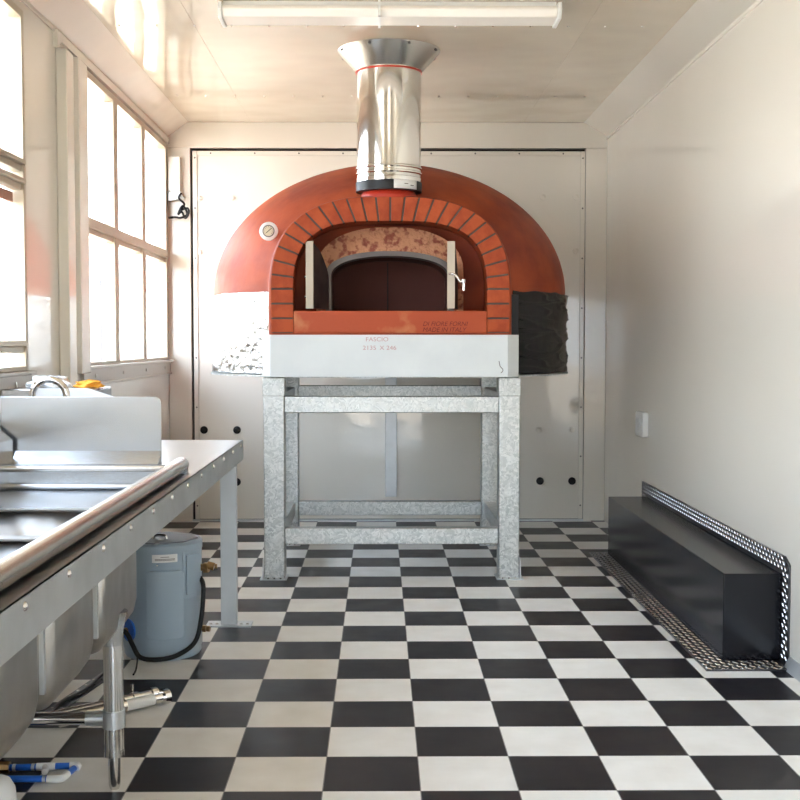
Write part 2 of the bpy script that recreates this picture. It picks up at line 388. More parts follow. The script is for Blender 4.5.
# ------------------------------------------------------------------ outside
struct('ground', B(-60, 60, -60, 60, -0.72, -0.62), 'ground')
bm = nb(); X = -5.2; y = -6.0; pts = []
while y < 34: pts += [(X, y), (X, y + 0.30), (X + 0.06, y + 0.36), (X + 0.06, y + 0.62), (X, y + 0.68)]; y += 0.68
pts += [(X - 0.1, y), (X - 0.1, -6.0)]
prism(bm, pts, 'z', -0.62, 2.55)
fence = obj('corrugated_fence', bm, 'ext', origin=(X, 10, -0.62)); [obj('rib_line', B(X + 0.05, X + 0.10, yy, yy + 0.16, -0.6, 2.55), 'wire', fence) for yy in (11.5, 15.6, 16.6, 21.6, 24.6, 28.0)]; tag(fence, 'white ribbed metal wall seen bright through the windows', 'fence')  # dark strips added to stand in for the fence's faint rib lines
aw = thing('window_awning', 'raised white awning flap hinged above the window panes', 'awning', (XL - 0.09, 7.7, 2.95))
obj('flap', prism(nb(), [(XL - 0.085, 2.93), (XL - 0.085, 2.96), (XL - 1.05, 3.19), (XL - 1.05, 3.16)], 'y', 6.45, 9.1), 'ext', aw)
for yy in (8.95,):
    obj('gas_strut', T([(XL - 0.09, yy, 1.75), (XL - 0.45, yy, 2.4)], 0.012, 10), 'alu', aw)
    obj('strut_rod', T([(XL - 0.45, yy, 2.4), (XL - 0.8, yy, 3.11)], 0.006, 8), 'chrome', aw)
# small tree whose tip shows at the window edge
tree = thing('leafy_tree', 'bright green tree tip peeking in at the window edge', 'tree', (-3.62, 13.1, -0.62))
obj('trunk', T([(-3.62, 13.1, -0.62), (-3.60, 13.1, 1.2), (-3.64, 13.1, 2.9)], [0.06, 0.05, 0.03], 10), 'bark', tree)
bm = nb()
for k in range(420):
    d = Vector((random.gauss(0, 1), random.gauss(0, 1), random.gauss(0, 1))).normalized() * (0.38 * random.random() ** 0.4)
    c = Vector((-3.62, 13.1, 3.02)) + d; a = Vector((random.uniform(-1, 1), random.uniform(-1, 1), random.uniform(-1, 1))).normalized(); b_ = a.orthogonal().normalized()
    n_ = a.cross(b_) * 0.012
    q = [bm.verts.new(c + v) for v in (a * 0.06, b_ * 0.028 + n_, -a * 0.06, -b_ * 0.028 + n_)]; bm.faces.new(q)
obj('foliage', bm, 'leaf', tree)

# ------------------------------------------------------------------ ceiling lamp
lamp = thing('ceiling_lamp', 'long white fluorescent batten lamp fixed under the cream ceiling', 'lamp', (0.053, 5.95, ZC))
x0, x1 = -0.775, 0.881
obj('housing', B(x0, x1, 5.90, 6.00, 3.045, ZC - 0.001), 'white', lamp)
obj('diffuser', prism(nb(), [(5.865, 3.055), (5.85, 3.035), (5.868, 3.0), (6.032, 3.0), (6.05, 3.035), (6.035, 3.055)], 'x', x0, x1), 'tube', lamp, bevel=0.006)
for xa, xb in ((x0 - 0.02, x0), (x1, x1 + 0.02)):
    obj('end_cap', prism(nb(), [(5.85, 3.07), (5.84, 3.035), (5.862, 2.99), (6.038, 2.99), (6.06, 3.035), (6.05, 3.07)], 'x', xa, xb), 'white', lamp, bevel=0.004)
bm = nb(); box(bm, -0.006, 0.006, 5.842, 6.055, 2.994, 3.0); box(bm, -0.006, 0.006, 5.842, 5.848, 2.994, ZC - 0.002); obj('clip', bm, 'white', lamp)

# ------------------------------------------------------------------ pizza oven
OX, OY, OR = 0.068, 7.89, 1.17
oven = thing('pizza_oven', 'round terracotta pizza oven with brick arch mouth on galvanised stand', 'oven', (OX, OY, 1.195))
AX = 0.062; ZS = 1.639; ZB = 1.447            # arch centre, spring height, base
def sup(a, b, n, m=24):
    """upper half superellipse from right spring over the top to the left spring"""
    o = []
    for i in range(m * 2 + 1):
        t = PI * i / (m * 2); c, s = math.cos(t), math.sin(t)
        o.append((AX + a * math.copysign(abs(c) ** (2 / n), c), ZS + b * abs(s) ** (2 / n)))
    return o
def profile(a, b, n, z0): return [(AX + a, z0)] + sup(a, b, n) + [(AX - a, z0)]
def larch(a, b, n, z0, zs, m=40):
    return [(AX + a, z0)] + [(AX + a * math.copysign(abs(math.cos(PI * i / m)) ** (2 / n), math.cos(PI * i / m)), zs + b * math.sin(PI * i / m) ** (2 / n)) for i in range(m + 1)] + [(AX - a, z0)]
bm = lathe(nb(), [(OR, 0), (OR, 0.48)] + [(OR * math.cos(t), 0.48 + 0.875 * math.sin(t) ** 0.97) for t in [PI / 2 * k / 24 for k in range(1, 24)]] + [(0, 1.355)], (OX, OY, 1.215), n=96)
prism(bm, profile(0.705, 0.600, 2.7, 1.3), 'y', 6.745, 7.7)
def mods(o):
    m_ = o.modifiers.new('r', 'REMESH'); m_.mode = 'VOXEL'; m_.voxel_size = 0.022
    s_ = o.modifiers.new('s', 'SMOOTH'); s_.iterations = 14; s_.factor = 0.5
body = baked(bm, mods)
# cutter: mouth recess then cooking chamber
cut = prism(nb(), profile(0.572, 0.462, 3.2, 1.56), 'y', 6.5, 7.12)
cut2 = prism(nb(), larch(0.352, 0.12, 2.2, 1.56, 1.79), 'y', 7.0, 8.5)
def cutobj(b_):
    me = bpy.data.meshes.new('c'); bmesh.ops.recalc_face_normals(b_, faces=b_.faces); b_.to_mesh(me); b_.free()
    o = bpy.data.objects.new('c', me); COL.objects.link(o); return o
c1, c2 = cutobj(cut), cutobj(cut2)
def mods2(o):
    for c in (c1, c2):
        q = o.modifiers.new('b', 'BOOLEAN'); q.object = c; q.operation = 'DIFFERENCE'; q.solver = 'EXACT'
body = baked(body, mods2)
bpy.data.objects.remove(c1); bpy.data.objects.remove(c2)
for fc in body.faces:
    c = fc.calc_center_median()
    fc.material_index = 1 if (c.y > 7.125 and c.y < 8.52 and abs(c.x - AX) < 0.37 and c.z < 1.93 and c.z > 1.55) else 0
dome = obj('dome', body, ['plaster', 'cavity'], oven, smooth=50)

# brick voussoirs
outer = [(AX + 0.684, ZB + 0.26)] ; inner = []
def halfcurve(a, b, n, z0, m=160):
    pts = []
    for i in range(m + 1):
        t = PI * i / m; c, s = math.cos(t), math.sin(t)
        z = ZS + b * abs(s) ** (2 / n); x = AX + a * math.copysign(abs(c) ** (2 / n), c)
        if z > z0 + 1e-4: pts.append((x, z))
    return [(AX + a, z0)] + pts + [(AX - a, z0)]
def resample(pts, n):
    L = [0]
    for p, q in zip(pts, pts[1:]): L.append(L[-1] + math.dist(p, q))
    o = []
    for k in range(n + 1):
        s = L[-1] * k / n; i = 0
        while i < len(L) - 2 and L[i + 1] < s: i += 1
        t = (s - L[i]) / max(L[i + 1] - L[i], 1e-9); o.append((pts[i][0] + t * (pts[i + 1][0] - pts[i][0]), pts[i][1] + t * (pts[i + 1][1] - pts[i][1])))
    return o
z3 = ZB + 0.252; NB = 24; SUBD = 4
oc = resample(halfcurve(0.684, 0.584, 2.8, z3), NB * SUBD); ic = resample(halfcurve(0.556, 0.448, 3.2, z3), NB * SUBD)
gap = 0.0055
def lerp(a, b, t): return (a[0] + (b[0] - a[0]) * t, a[1] + (b[1] - a[1]) * t)
bm = nb()
for k in range(NB):
    o_, i_ = oc[k * SUBD:(k + 1) * SUBD + 1], ic[k * SUBD:(k + 1) * SUBD + 1]
    o_ = [lerp(o_[0], o_[1], gap / math.dist(o_[0], o_[1]))] + o_[1:-1] + [lerp(o_[-1], o_[-2], gap / math.dist(o_[-1], o_[-2]))]
    i_ = [lerp(i_[0], i_[1], gap / math.dist(i_[0], i_[1]))] + i_[1:-1] + [lerp(i_[-1], i_[-2], gap / math.dist(i_[-1], i_[-2]))]
    prism(bm, o_ + i_[::-1], 'y', 6.715 + random.uniform(0, 0.002), 6.83)
for s in (-1, 1):
    for k in range(3):
        xs = sorted((AX + s * 0.556, AX + s * 0.684)); box(bm, xs[0], xs[1], 6.715, 6.83, ZB + k * 0.084 + gap, ZB + (k + 1) * 0.084 - gap)
obj('arch_bricks', bm, 'brick', oven, bevel=0.003)
bm = nb(); prism(bm, ([(AX + 0.680, ZB)] + [(AX + (p[0] - AX) * 0.995, p[1] - 0.002) for p in oc] + [(AX - 0.680, ZB), (AX - 0.561, ZB)] + [(AX + (p[0] - AX) * 1.008, p[1] + 0.004) for p in ic[::-1]] + [(AX + 0.561, ZB)]), 'y', 6.7205, 6.835)
obj('mortar_joints', bm, 'mortar', oven)
# hearth slab and its stamp
slab = obj('hearth_slab', B(AX - 0.553, AX + 0.553, 6.712, 7.14, ZB, 1.574), 'slab', oven, bevel=0.006)
text('maker_stamp', 'DI FIORE FORNI', 0.036, (at(445, 324, 6.711).x, 6.7105, at(445, 324, 6.711).z), 'ink', slab, 0.0006, shear=0.25, sx=1.0)
text('maker_stamp', 'MADE IN ITALY', 0.036, (at(444, 330, 6.711).x, 6.7105, at(444, 329, 6.711).z - 0.005), 'ink', slab, 0.0006, shear=0.25, sx=1.0)
obj('red_lip', B(AX - 0.684, AX + 0.684, 6.712, 6.83, ZB - 0.010, ZB), 'plaster', oven, bevel=0.002)
# refractory arch in the mouth
def ring(bm, A, C, y0, y1, mi=0):
    n = len(A)
    V = [[bm.verts.new((p[0], y, p[1])) for p in Q] for Q in (A, C) for y in (y0, y1)]
    for i in range(n - 1):
        for a, b in ((0, 2), (2, 3), (3, 1), (1, 0)): bm.faces.new((V[a][i], V[a][i + 1], V[b][i + 1], V[b][i])).material_index = mi
    for i in (0, n - 1): bm.faces.new((V[0][i], V[2][i], V[3][i], V[1][i]))
    return bm
ra = ring(nb(), larch(0.44, 0.265, 2.3, 1.575, 1.815), larch(0.383, 0.135, 2.2, 1.575, 1.80), 7.02, 7.16)
obj('refractory_arch', ra, 'refr', oven, smooth=40)
obj('iron_frame', ring(nb(), larch(0.383, 0.137, 2.2, 1.575, 1.80), larch(0.350, 0.118, 2.2, 1.575, 1.79), 7.0, 7.16), 'gframe', oven, smooth=40)
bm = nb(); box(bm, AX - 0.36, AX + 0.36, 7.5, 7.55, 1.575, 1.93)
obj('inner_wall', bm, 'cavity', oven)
obj('wall_seam', B(AX - 0.012, AX - 0.006, 7.49, 7.5, 1.575, 1.9), 'dark', oven)
# two open iron doors
def leaf(hx, hy, ex, ey, flip):
    d = Vector((ex - hx, ey - hy, 0)); L = d.length; d.normalize(); nrm = Vector((-d.y, d.x, 0)) * (0.018)
    prof = [(0, 1.592), (0, 1.79), (L * 0.12, 1.83), (L * 0.3, 1.875), (L * 0.55, 1.925), (L * 0.8, 1.95), (L * 0.97, 1.965), (L, 1.965), (L, 1.592)]
    bm = nb(); V = []
    for sgn in (-1, 1): V.append([bm.verts.new(Vector((hx, hy, z)) + d * s + nrm * sgn) for s, z in prof])
    bm.faces.new(V[0]); bm.faces.new(V[1][::-1])
    for i in range(len(prof)): bm.faces.new((V[0][i], V[0][(i + 1) % 9], V[1][(i + 1) % 9], V[1][i]))
    lf = obj('door_leaf', bm, 'doorleaf', oven, bevel=0.002)
    e = Vector((ex, ey, 0)); bm = nb(); W = Vector((-d.y, d.x, 0)).normalized() * 0.022
    V = [[bm.verts.new(Vector((e.x, e.y, z)) + d * s + W * k) for z in (1.588, 1.972)] for s, k in ((0.0, -1), (0.012, -1), (0.012, 1), (0.0, 1))]
    for i in range(4): bm.faces.new((V[i][0], V[(i + 1) % 4][0], V[(i + 1) % 4][1], V[i][1]))
    bm.faces.new([v[0] for v in V]); bm.faces.new([v[1] for v in V][::-1])
    obj('edge_strip', bm, 'edge', lf, label='pale cut edge of the open leaf')
    return lf
l1 = leaf(-0.318, 7.0, -0.398, 6.74, 0); l2 = leaf(0.450, 7.0, 0.412, 6.74, 1)
for z in (1.77, 1.655): obj('latch_pin', T([(-0.430, 6.76, z), (-0.405, 6.76, z)], 0.009, 8), 'chrome', l1)
obj('door_handle', T(smoothpath([(0.40, 6.735, 1.785), (0.42, 6.72, 1.785), (0.442, 6.72, 1.77), (0.462, 6.72, 1.742), (0.482, 6.72, 1.742), (0.482, 6.72, 1.69)], 6), 0.0085, 10), 'chrome', l2, smooth=50, label='chrome crank handle')
obj('handle_knob', lathe(nb(), [(0, -0.014), (0.012, -0.01), (0.014, 0), (0.012, 0.01), (0, 0.014)], (0.482, 6.72, 1.744), n=12), 'chrome', l2, smooth=60)
# white base board with pencil note
bd = obj('base_board', prism(nb(), [(-0.675, 7.1), (-0.675, 6.765), (-0.625, 6.70), (0.735, 6.70), (0.805, 6.765), (0.805, 7.1)], 'z', 1.196, 1.437), 'board', oven, bevel=0.002)
text('pencil_note', 'FASCIO', 0.034, (at(377, 339.5, 6.69).x, 6.6985, at(377, 339.5, 6.7).z), 'pencil', bd, 0.0004, sx=1.15)
text('pencil_note', '2135', 0.034, (at(369.5, 348, 6.69).x, 6.6985, at(379, 348, 6.7).z), 'pencil', bd, 0.0004, sx=1.15)
sq = [at(499, 361, 6.7), at(500, 366, 6.7), at(503, 370, 6.7), at(501, 373, 6.7)]
obj('pencil_mark', T([(p.x, 6.6985, p.z) for p in smoothpath(sq, 5)], 0.002, 6), 'mortar', bd)
text('pencil_note', 'X 246', 0.034, (at(388, 348, 6.69).x, 6.6985, at(377, 348, 6.7).z), 'pencil', bd, 0.0004, sx=1.15)
# wraps round the oven foot
def wrap(a0, a1, rr, amp, z0, z1, seed, nu=110, nv=64, fu=5, fz=16, crease=False):
    bm = nb(); g = []
    for i in range(nu + 1):
        a = math.radians(a0 + (a1 - a0) * i / nu); row = []
        for j in range(nv + 1):
            z = z0 + (z1 - z0) * j / nv
            q = noise.noise(Vector((a * fu + seed, z * fz, seed))) + 0.5 * noise.noise(Vector((a * fu * 3.5, z * fz * 3, seed * 2)))
            if crease: q = 1.3 * max(0, 1 - 7 * abs(noise.noise(Vector((a * 2.2 + seed, z * 9, seed))))) + 0.8 * max(0, 1 - 8 * abs(noise.noise(Vector((a * 3 - seed, z * 15, 4))))) + 0.3 * q - 0.5
            R_ = rr + amp * q + 0.006; row.append(bm.verts.new((OX + R_ * math.cos(a), OY + R_ * math.sin(a), z + (0.012 * noise.noise(Vector((a * 9, seed, 0))) if j == nv else 0))))
        g.append(row)
    for i in range(nu):
        for j in range(nv): bm.faces.new((g[i][j], g[i + 1][j], g[i + 1][j + 1], g[i][j + 1]))
    return bm
obj('foil_wrap', wrap(160, 233.5, OR + 0.003, 0.007, 1.205, 1.700, 3.3), 'foil', oven, smooth=180, solid=0.003, label='crinkled silver foil wrap on the left side')
obj('film_wrap', wrap(-52, 20, OR + 0.003, 0.009, 1.205, 1.700, 8.1, nu=160, nv=110, fu=3, fz=19, crease=True), 'bag', oven, smooth=180, solid=0.003, label='black plastic film wrap on the right side')
obj('black_filler', B(0.757, 0.808, 6.80, 6.93, 1.437, 1.672), 'rubber', oven, bevel=0.004)
pl = [(-0.675, 6.85), (0.805, 6.85)] + [(OX + 1.19 * math.cos(math.radians(a)), OY + 1.19 * math.sin(math.radians(a))) for a in range(-50, 231, 5)]
obj('base_plate', prism(nb(), pl, 'z', 1.188, 1.200), 'galv', oven)
# gauge
g = at(269, 231.5, 7.02)
gg = obj('gauge', lathe(nb(), [(0, 0), (0.046, 0), (0.054, 0.004), (0.056, 0.014), (0.05, 0.03), (0.02, 0.032), (0.02, 0.2), (0, 0.2)], (g.x, 6.99, g.z), 'y', 40), 'white', oven, smooth=40, label='round white dial thermometer')
obj('dial', lathe(nb(), [(0, -0.003), (0.030, -0.003), (0.032, 0.001)], (g.x, 6.99, g.z), 'y', 32), 'gaugeface', gg)
bm = nb()
for k in range(11):
    a = math.radians(-40 + 26 * k); c_, s_ = math.cos(a), math.sin(a)
    tube(bm, [(g.x + 0.022 * c_, 6.986, g.z + 0.022 * s_), (g.x + 0.028 * c_, 6.986, g.z + 0.028 * s_)], 0.0011, 5)
obj('tick_marks', bm, 'ink', gg)
obj('needle', T([(g.x - 0.014, 6.985, g.z - 0.012), (g.x + 0.018, 6.985, g.z + 0.016)], 0.002, 6), 'rubber', gg)
obj('gauge_ring', lathe(nb(), [(0.030, -0.002), (0.032, -0.005), (0.034, -0.005), (0.036, -0.001)], (g.x, 6.989, g.z), 'y', 32, cap=False), 'gframe', gg)

# ------------------------------------------------------------------ chimney
CX, CY = 0.055, 6.905
ch = thing('chimney_pipe', 'shiny steel flue pipe with flared collar rising from the oven to the ceiling', 'chimney', (CX, CY, 2.24))
obj('pipe', lathe(nb(), [(0.188, 2.30), (0.192, 2.335), (0.192, 2.345), (0.188, 2.35), (0.188, 2.365), (0.194, 2.371), (0.194, 2.378), (0.188, 2.384), (0.188, 2.395), (0.194, 2.401), (0.194, 2.408), (0.188, 2.414), (0.188, 2.99)], (CX, CY, 0), n=72), 'chrome', ch, smooth=35)
obj('flared_collar', lathe(nb(), [(0.193, 2.963), (0.193, 2.970), (0.292, 3.072), (0.30, ZC - 0.001), (0.27, ZC - 0.001)], (CX, CY, 0), n=72), 'cone', ch, smooth=35, label='brushed steel cone under the ceiling')
obj('sealant_bead', lathe(nb(), [(0.188, 2.954), (0.194, 2.956), (0.195, 2.963), (0.188, 2.966)], (CX, CY, 0), n=72), 'sealant', ch, smooth=60)
for k in range(8):
    a = PI / 8 + k * PI / 4; obj('screw', lathe(nb(), [(0.008, 0.006), (0.008, -0.004), (0, -0.007)], (CX + 0.292 * math.cos(a), CY + 0.292 * math.sin(a), 3.068), n=10), 'gframe', ch)
obj('black_band', lathe(nb(), [(0.186, 2.268), (0.193, 2.27), (0.194, 2.322), (0.188, 2.326)], (CX, CY, 0), n=72), 'rubber', ch, smooth=40)
bm = nb(); q = []
for k in range(9):
    a = math.radians(-82 + 46 * k / 8); q.append([bm.verts.new((CX + 0.1965 * math.cos(a), CY + 0.1965 * math.sin(a), z)) for z in (2.272, 2.322)])
for a, b in zip(q, q[1:]): bm.faces.new((a[0], b[0], b[1], a[1]))
lab = obj('paper_label', bm, 'white', ch, smooth=60, solid=0.001)
bm = nb()
for (da, z) in ((-60, 2.300), (-48, 2.292)):
    a = math.radians(da); p = Vector((CX + 0.198 * math.cos(a), CY + 0.198 * math.sin(a), z)); t = Vector((-math.sin(a), math.cos(a), 0))
    tube(bm, [p - t * 0.012, p + t * 0.012], 0.0022, 6)
obj('label_print', bm, 'mortar', lab)
obj('red_flange', lathe(nb(), [(0.165, 2.17), (0.165, 2.235), (0.16, 2.255), (0.15, 2.272), (0.14, 2.272)], (CX, CY, 0), n=60), 'sealant', ch, smooth=50)

# ------------------------------------------------------------------ stand
st = thing('oven_stand', 'galvanised steel box frame stand carrying the pizza oven', 'stand', (0.06, 7.5, 0))
lx0, lx1 = -0.678, 0.822; LW = 0.122
yf, yr = 6.82, 7.98
for x in (lx0, lx1 - LW):
    for y in (yf, yr):
        lg = obj('leg', B(x, x + LW, y, y + LW, 0.006, 1.10), 'galv', st, bevel=0.006)
        obj('cap_sleeve', B(x - 0.004, x + LW + 0.004, y - 0.004, y + LW + 0.004, 1.08, 1.188), 'galv', lg, bevel=0.004)
        bm = nb(); s = -1 if x < 0 else 1
        box(bm, x - 0.012 - (0.012 if s < 0 else 0), x + LW + 0.012 + (0.012 if s > 0 else 0), y - 0.02, y + LW + 0.02, 0.0, 0.008)
        xo = x - 0.010 if s < 0 else x + LW + 0.002
        prism(bm, [(y - 0.01, 0.008), (y - 0.01, 0.05), (y + 0.02, 0.12), (y + LW, 0.12), (y + LW, 0.008)], 'x', xo, xo + 0.008)
        obj('foot_plate', bm, 'alu', lg, bevel=0.002)
        for k in range(3): obj('foot_bolt', lathe(nb(), [(0.007, 0), (0.007, 0.007), (0, 0.009)], (x + 0.025 + 0.036 * k, y - 0.012, 0.008), n=8), 'chrome', lg)
obj('top_beam', B(lx0 + LW, lx1 - LW, yf + 0.012, yf + 0.09, 0.982, 1.078), 'galv', st, bevel=0.005)
obj('top_beam', B(lx0 + LW, lx1 - LW, yr + 0.012, yr + 0.09, 1.02, 1.10), 'galv', st, bevel=0.005)
obj('bottom_beam', B(lx0 + LW, lx1 - LW, yf + 0.012, yf + 0.09, 0.207, 0.302), 'galv', st, bevel=0.005)
obj('bottom_beam', B(lx0 + LW, lx1 - LW, yr + 0.012, yr + 0.09, 0.207, 0.302), 'galv', st, bevel=0.005)
for x in (lx0 + 0.02, lx1 - LW + 0.02):
    obj('side_beam', B(x, x + 0.08, yf + LW, yr, 0.207, 0.302), 'galv', st, bevel=0.005)
    obj('side_beam', B(x, x + 0.08, yf + LW, yr, 1.0, 1.09), 'galv', st, bevel=0.005)

# ------------------------------------------------------------------ wheel box on the right with tread plate
wb = thing('wheel_box', 'long glossy black box low along the right wall on tread plate', 'box', (1.62, 6.2, 0))
bx0, bx1, by0, by1, bz = 1.493, 1.745, 5.02, 7.58, 0.390
obj('casing', B(bx0, bx1, by0, by1, 0.012, bz), 'black', wb, bevel=0.004)
obj('floor_plate', B(1.385, 1.745, 4.885, 7.68, 0.0, 0.008), 'treadbase', wb)
fp = [(4.94, 0.0), (7.75, 0.0), (7.75, 0.47), (5.0, 0.47), (4.94, 0.44)]
obj('wall_plate', prism(nb(), fp, 'x', 1.748, 1.7565), 'treadbase', wb)
bm = nb()
def lozenge(c, a, b, up):
    """c centre, a long half axis, b short half axis, up normal*height"""
    V = [bm.verts.new(c + v) for v in (a, a * 0.3 + b, -a * 0.3 + b, -a, -a * 0.3 - b, a * 0.3 - b)]
    t1, t2 = bm.verts.new(c + a * 0.55 + up), bm.verts.new(c - a * 0.55 + up)
    for q in ((V[0], V[1], t1), (V[1], V[2], t2, t1), (V[2], V[3], t2), (V[3], V[4], t2), (V[4], V[5], t1, t2), (V[5], V[0], t1)): bm.faces.new(q)
s = 0.028
for i in range(int(0.36 / s)):
    for j in range(int(2.78 / s)):
        x = 1.385 + (i + 0.5) * s; y = 4.885 + (j + 0.5) * s
        if x > bx0 - 0.008 and y > by0 - 0.008 and y < by1: continue
        if x > 1.73: continue
        k = 1 if (i + j) % 2 else -1; a = Vector((1, k, 0)).normalized()
        lozenge(Vector((x, y, 0.008)), a * 0.0155, Vector((-a.y, a.x, 0)) * 0.0045, Vector((0, 0, 0.0035)))
s = 0.0225
for i in range(int(0.47 / s) + 1):
    for j in range(int(2.8 / s)):
        z = (i + 0.5) * s; y = 4.95 + (j + 0.5) * s
        if z < bz + 0.008 and y > by0 - 0.008 and y < by1: continue
        if z < 0.02 or (z > 0.43 and y < 5.0): continue
        k = 1 if (i + j) % 2 else -1; a = Vector((0, 1, k)).normalized()
        lozenge(Vector((1.748, y, z)), a * 0.0125, Vector((0, -a.z, a.y)) * 0.0036, Vector((-0.0035, 0, 0)))
obj('raised_tread', bm, 'tread', wb)
for px_, py_ in [(1.398, 4.93 + 0.235 * k) for k in range(12)] + [(1.45 + 0.1 * k, 4.9) for k in range(3)]:
    obj('rivet', lathe(nb(), [(0.006, 0), (0.006, 0.004), (0, 0.006)], (px_, py_, 0.008), n=8), 'chrome', wb)

# switch box on the right wall
sw = thing('switch_box', 'small white switch box mounted on the glossy right wall', 'switch', (XR, 7.72, 0.85))
obj('casing', prism(nb(), [(p[0], p[1]) for p in rrect(7.61, 7.83, 0.772, 0.935, 0.02)], 'x', XR - 0.04, XR - 0.001), 'white', sw, bevel=0.005)
obj('rocker', B(XR - 0.046, XR - 0.04, 7.69, 7.75, 0.82, 0.89), 'white', sw, bevel=0.003)

# junction box with black cord at the back left
j0, j1 = at(171, 157, YB - 0.03), at(181, 192, YB - 0.03)
jb = thing('junction_box', 'white box fixed on the back post beside the far window', 'box', ((j0.x + j1.x) / 2, YB, j1.z))
obj('casing', B(j0.x - 0.02, j1.x, YB - 0.07, YB - 0.001, j1.z, j0.z), 'trim', jb, bevel=0.006)
obj('outlet_plate', prism(nb(), [(j0.x - 0.02, j1.z), (j1.x, j1.z), (j1.x + 0.03, j1.z - 0.05), (j0.x - 0.02, j1.z - 0.075)], 'y', YB - 0.07, YB - 0.001), 'alu', jb, bevel=0.003)
cp = [at(a, b, YB - 0.09) for a, b in ((181, 193), (179, 198), (184, 204), (181, 210), (187, 208), (189, 213), (185, 218), (182, 212), (178, 214), (183, 206), (187, 214), (181, 218), (175, 217), (169, 218))]
cp = [p + Vector((0, 0.012 * (-1) ** i, 0)) for i, p in enumerate(cp)]
cord = obj('hanging_cord', T(smoothpath(cp, 6), 0.0085, 8), 'rubber', smooth=60); tag(cord, 'knotted black cord hanging below the white box on the back post', 'cord')

# ------------------------------------------------------------------ work table
CXF, CZ = -0.695, 0.897
tb = thing('steel_work_table', 'galvanised steel counter frame with riveted front edge along the left wall', 'counter', (-1.1, 5.2, 0))
bm = nb(); box(bm, XL + 0.004, CXF, 4.44, 5.95, CZ - 0.003, CZ); box(bm, -0.765, CXF, 0.9, 4.44, CZ - 0.003, CZ)
obj('worktop', bm, 'topsheet', tb)
bm = nb(); box(bm, CXF - 0.004, CXF, 0.9, 5.95, 0.797, CZ); box(bm, XL + 0.004, CXF, 5.946, 5.95, 0.797, CZ)
obj('apron', bm, 'alu', tb)
for k in range(15):
    yy = 5.85 - 0.325 * k
    if yy < 1.9: break
    obj('rivet', lathe(nb(), [(0.010, 0), (0.008, 0.004), (0, 0.006)], (CXF, yy, CZ - 0.022), 'x', 12), 'chrome', tb, smooth=60)
for (xa, ya) in ((-0.780, 5.70), (-1.60, 5.70), (-0.78, 1.1), (-1.60, 1.1)):
    lg = obj('leg', B(xa, xa + 0.078, ya, ya + 0.05, 0.006, CZ - 0.004), 'legpaint', tb, bevel=0.002)
    ex = 0.072 if xa > -1 else 0.02
    obj('foot_plate', B(xa - ex, xa + 0.078 + ex, ya - 0.03, ya + 0.08, 0.0, 0.007), 'alu', lg)
    for k in (-0.05, -0.02, 0.1, 0.13):
        if xa > -1: obj('foot_screw', lathe(nb(), [(0.008, 0), (0.008, 0.006), (0, 0.007)], (xa + k, ya + 0.0, 0.007), n=8), 'chrome', lg)

# ------------------------------------------------------------------ sink
sk = thing('three_bowl_sink', 'stainless sink with deep bowls and rolled front rim by the left windows', 'sink', (-1.1, 3.4, 0))
RX = -0.752
obj('rolled_rim', T([(RX, 1.6, 0.930), (RX, 4.44, 0.930), ], 0.027, 24), 'cone', sk, smooth=60, label='rolled tubular front rim')
obj('rolled_rim', T([(-1.37, 4.32, 0.926), (-0.78, 4.32, 0.926)], 0.012, 16), 'cone', sk, smooth=60)
bm = nb(); box(bm, RX - 0.030, RX - 0.024, 1.6, 4.32, 0.845, 0.935); box(bm, -1.37, -0.78, 4.32, 4.326, 0.85, 0.93)
box(bm, -1.37, -0.78, 4.318, 4.40, 0.936, 0.940); box(bm, -0.80, -0.728, 4.395, 4.44, 0.897, 0.93)
obj('inner_wall', bm, 'steel', sk)
bm = nb(); prism(bm, [(3.90, 0.832), (4.32, 0.850), (4.32, 0.846), (3.90, 0.828)], 'x', -1.37, -0.778)
tube(bm, [(-1.37, 4.300, 0.862), (-0.79, 4.300, 0.862)], 0.010, 12)
obj('drainboard', bm, 'steel', sk)
def bowlmesh(y0, y1):
    bm = nb(); x0, x1, zt, zb = -1.345, -0.802, 0.832, 0.462
    N = 10; rows = []
    for k, (ins, z) in enumerate([(0, zt), (0, zb + 0.09), (0.008, zb + 0.05), (0.03, zb + 0.018), (0.07, zb), ]):
        rows.append([bm.verts.new((p[0], p[1], z)) for p in rrect(x0 + ins, x1 - ins, y0 + ins, y1 - ins, 0.07 if ins < 0.07 else 0.06, 6)])
    n = len(rows[0])
    for a, b in zip(rows, rows[1:]):
        for i in range(n): bm.faces.new((a[i], a[(i + 1) % n], b[(i + 1) % n], b[i]))
    c = bm.verts.new(((x0 + x1) / 2, (y0 + y1) / 2, zb - 0.03))
    for i in range(n): bm.faces.new((rows[-1][i], rows[-1][(i + 1) % n], c))
    return bm
for y0, y1 in ((1.72, 2.235), (2.255, 2.77), (2.81, 3.30), (3.34, 3.885)):
    obj('bowl', bowlmesh(y0, y1), 'bowl', sk, smooth=50, solid=0.004)
bm = nb()
for y0, y1 in ((2.235, 2.255), (2.77, 2.81), (3.30, 3.34), (3.885, 3.90)): box(bm, -1.37, -0.778, y0 - 0.012, y1 + 0.012, 0.831, 0.837)
box(bm, -1.37, -1.335, 1.7, 3.9, 0.831, 0.837); box(bm, -0.812, -0.778, 1.7, 3.9, 0.831, 0.837)
obj('deck', bm, 'bowl', sk)
for yy in (2.79, 3.32): obj('bowl_web', box(nb(), -0.818, -0.806, yy - 0.008, yy + 0.008, 0.545, 0.832), 'alu', sk)
obj('backsplash', prism(nb(), [(-1.37, 0.84), (-1.37, 1.03), (-1.45, 1.095), (-1.62, 1.095), (-1.62, 0.84)], 'y', 1.6, 4.37), 'steel', sk, bevel=0.003)
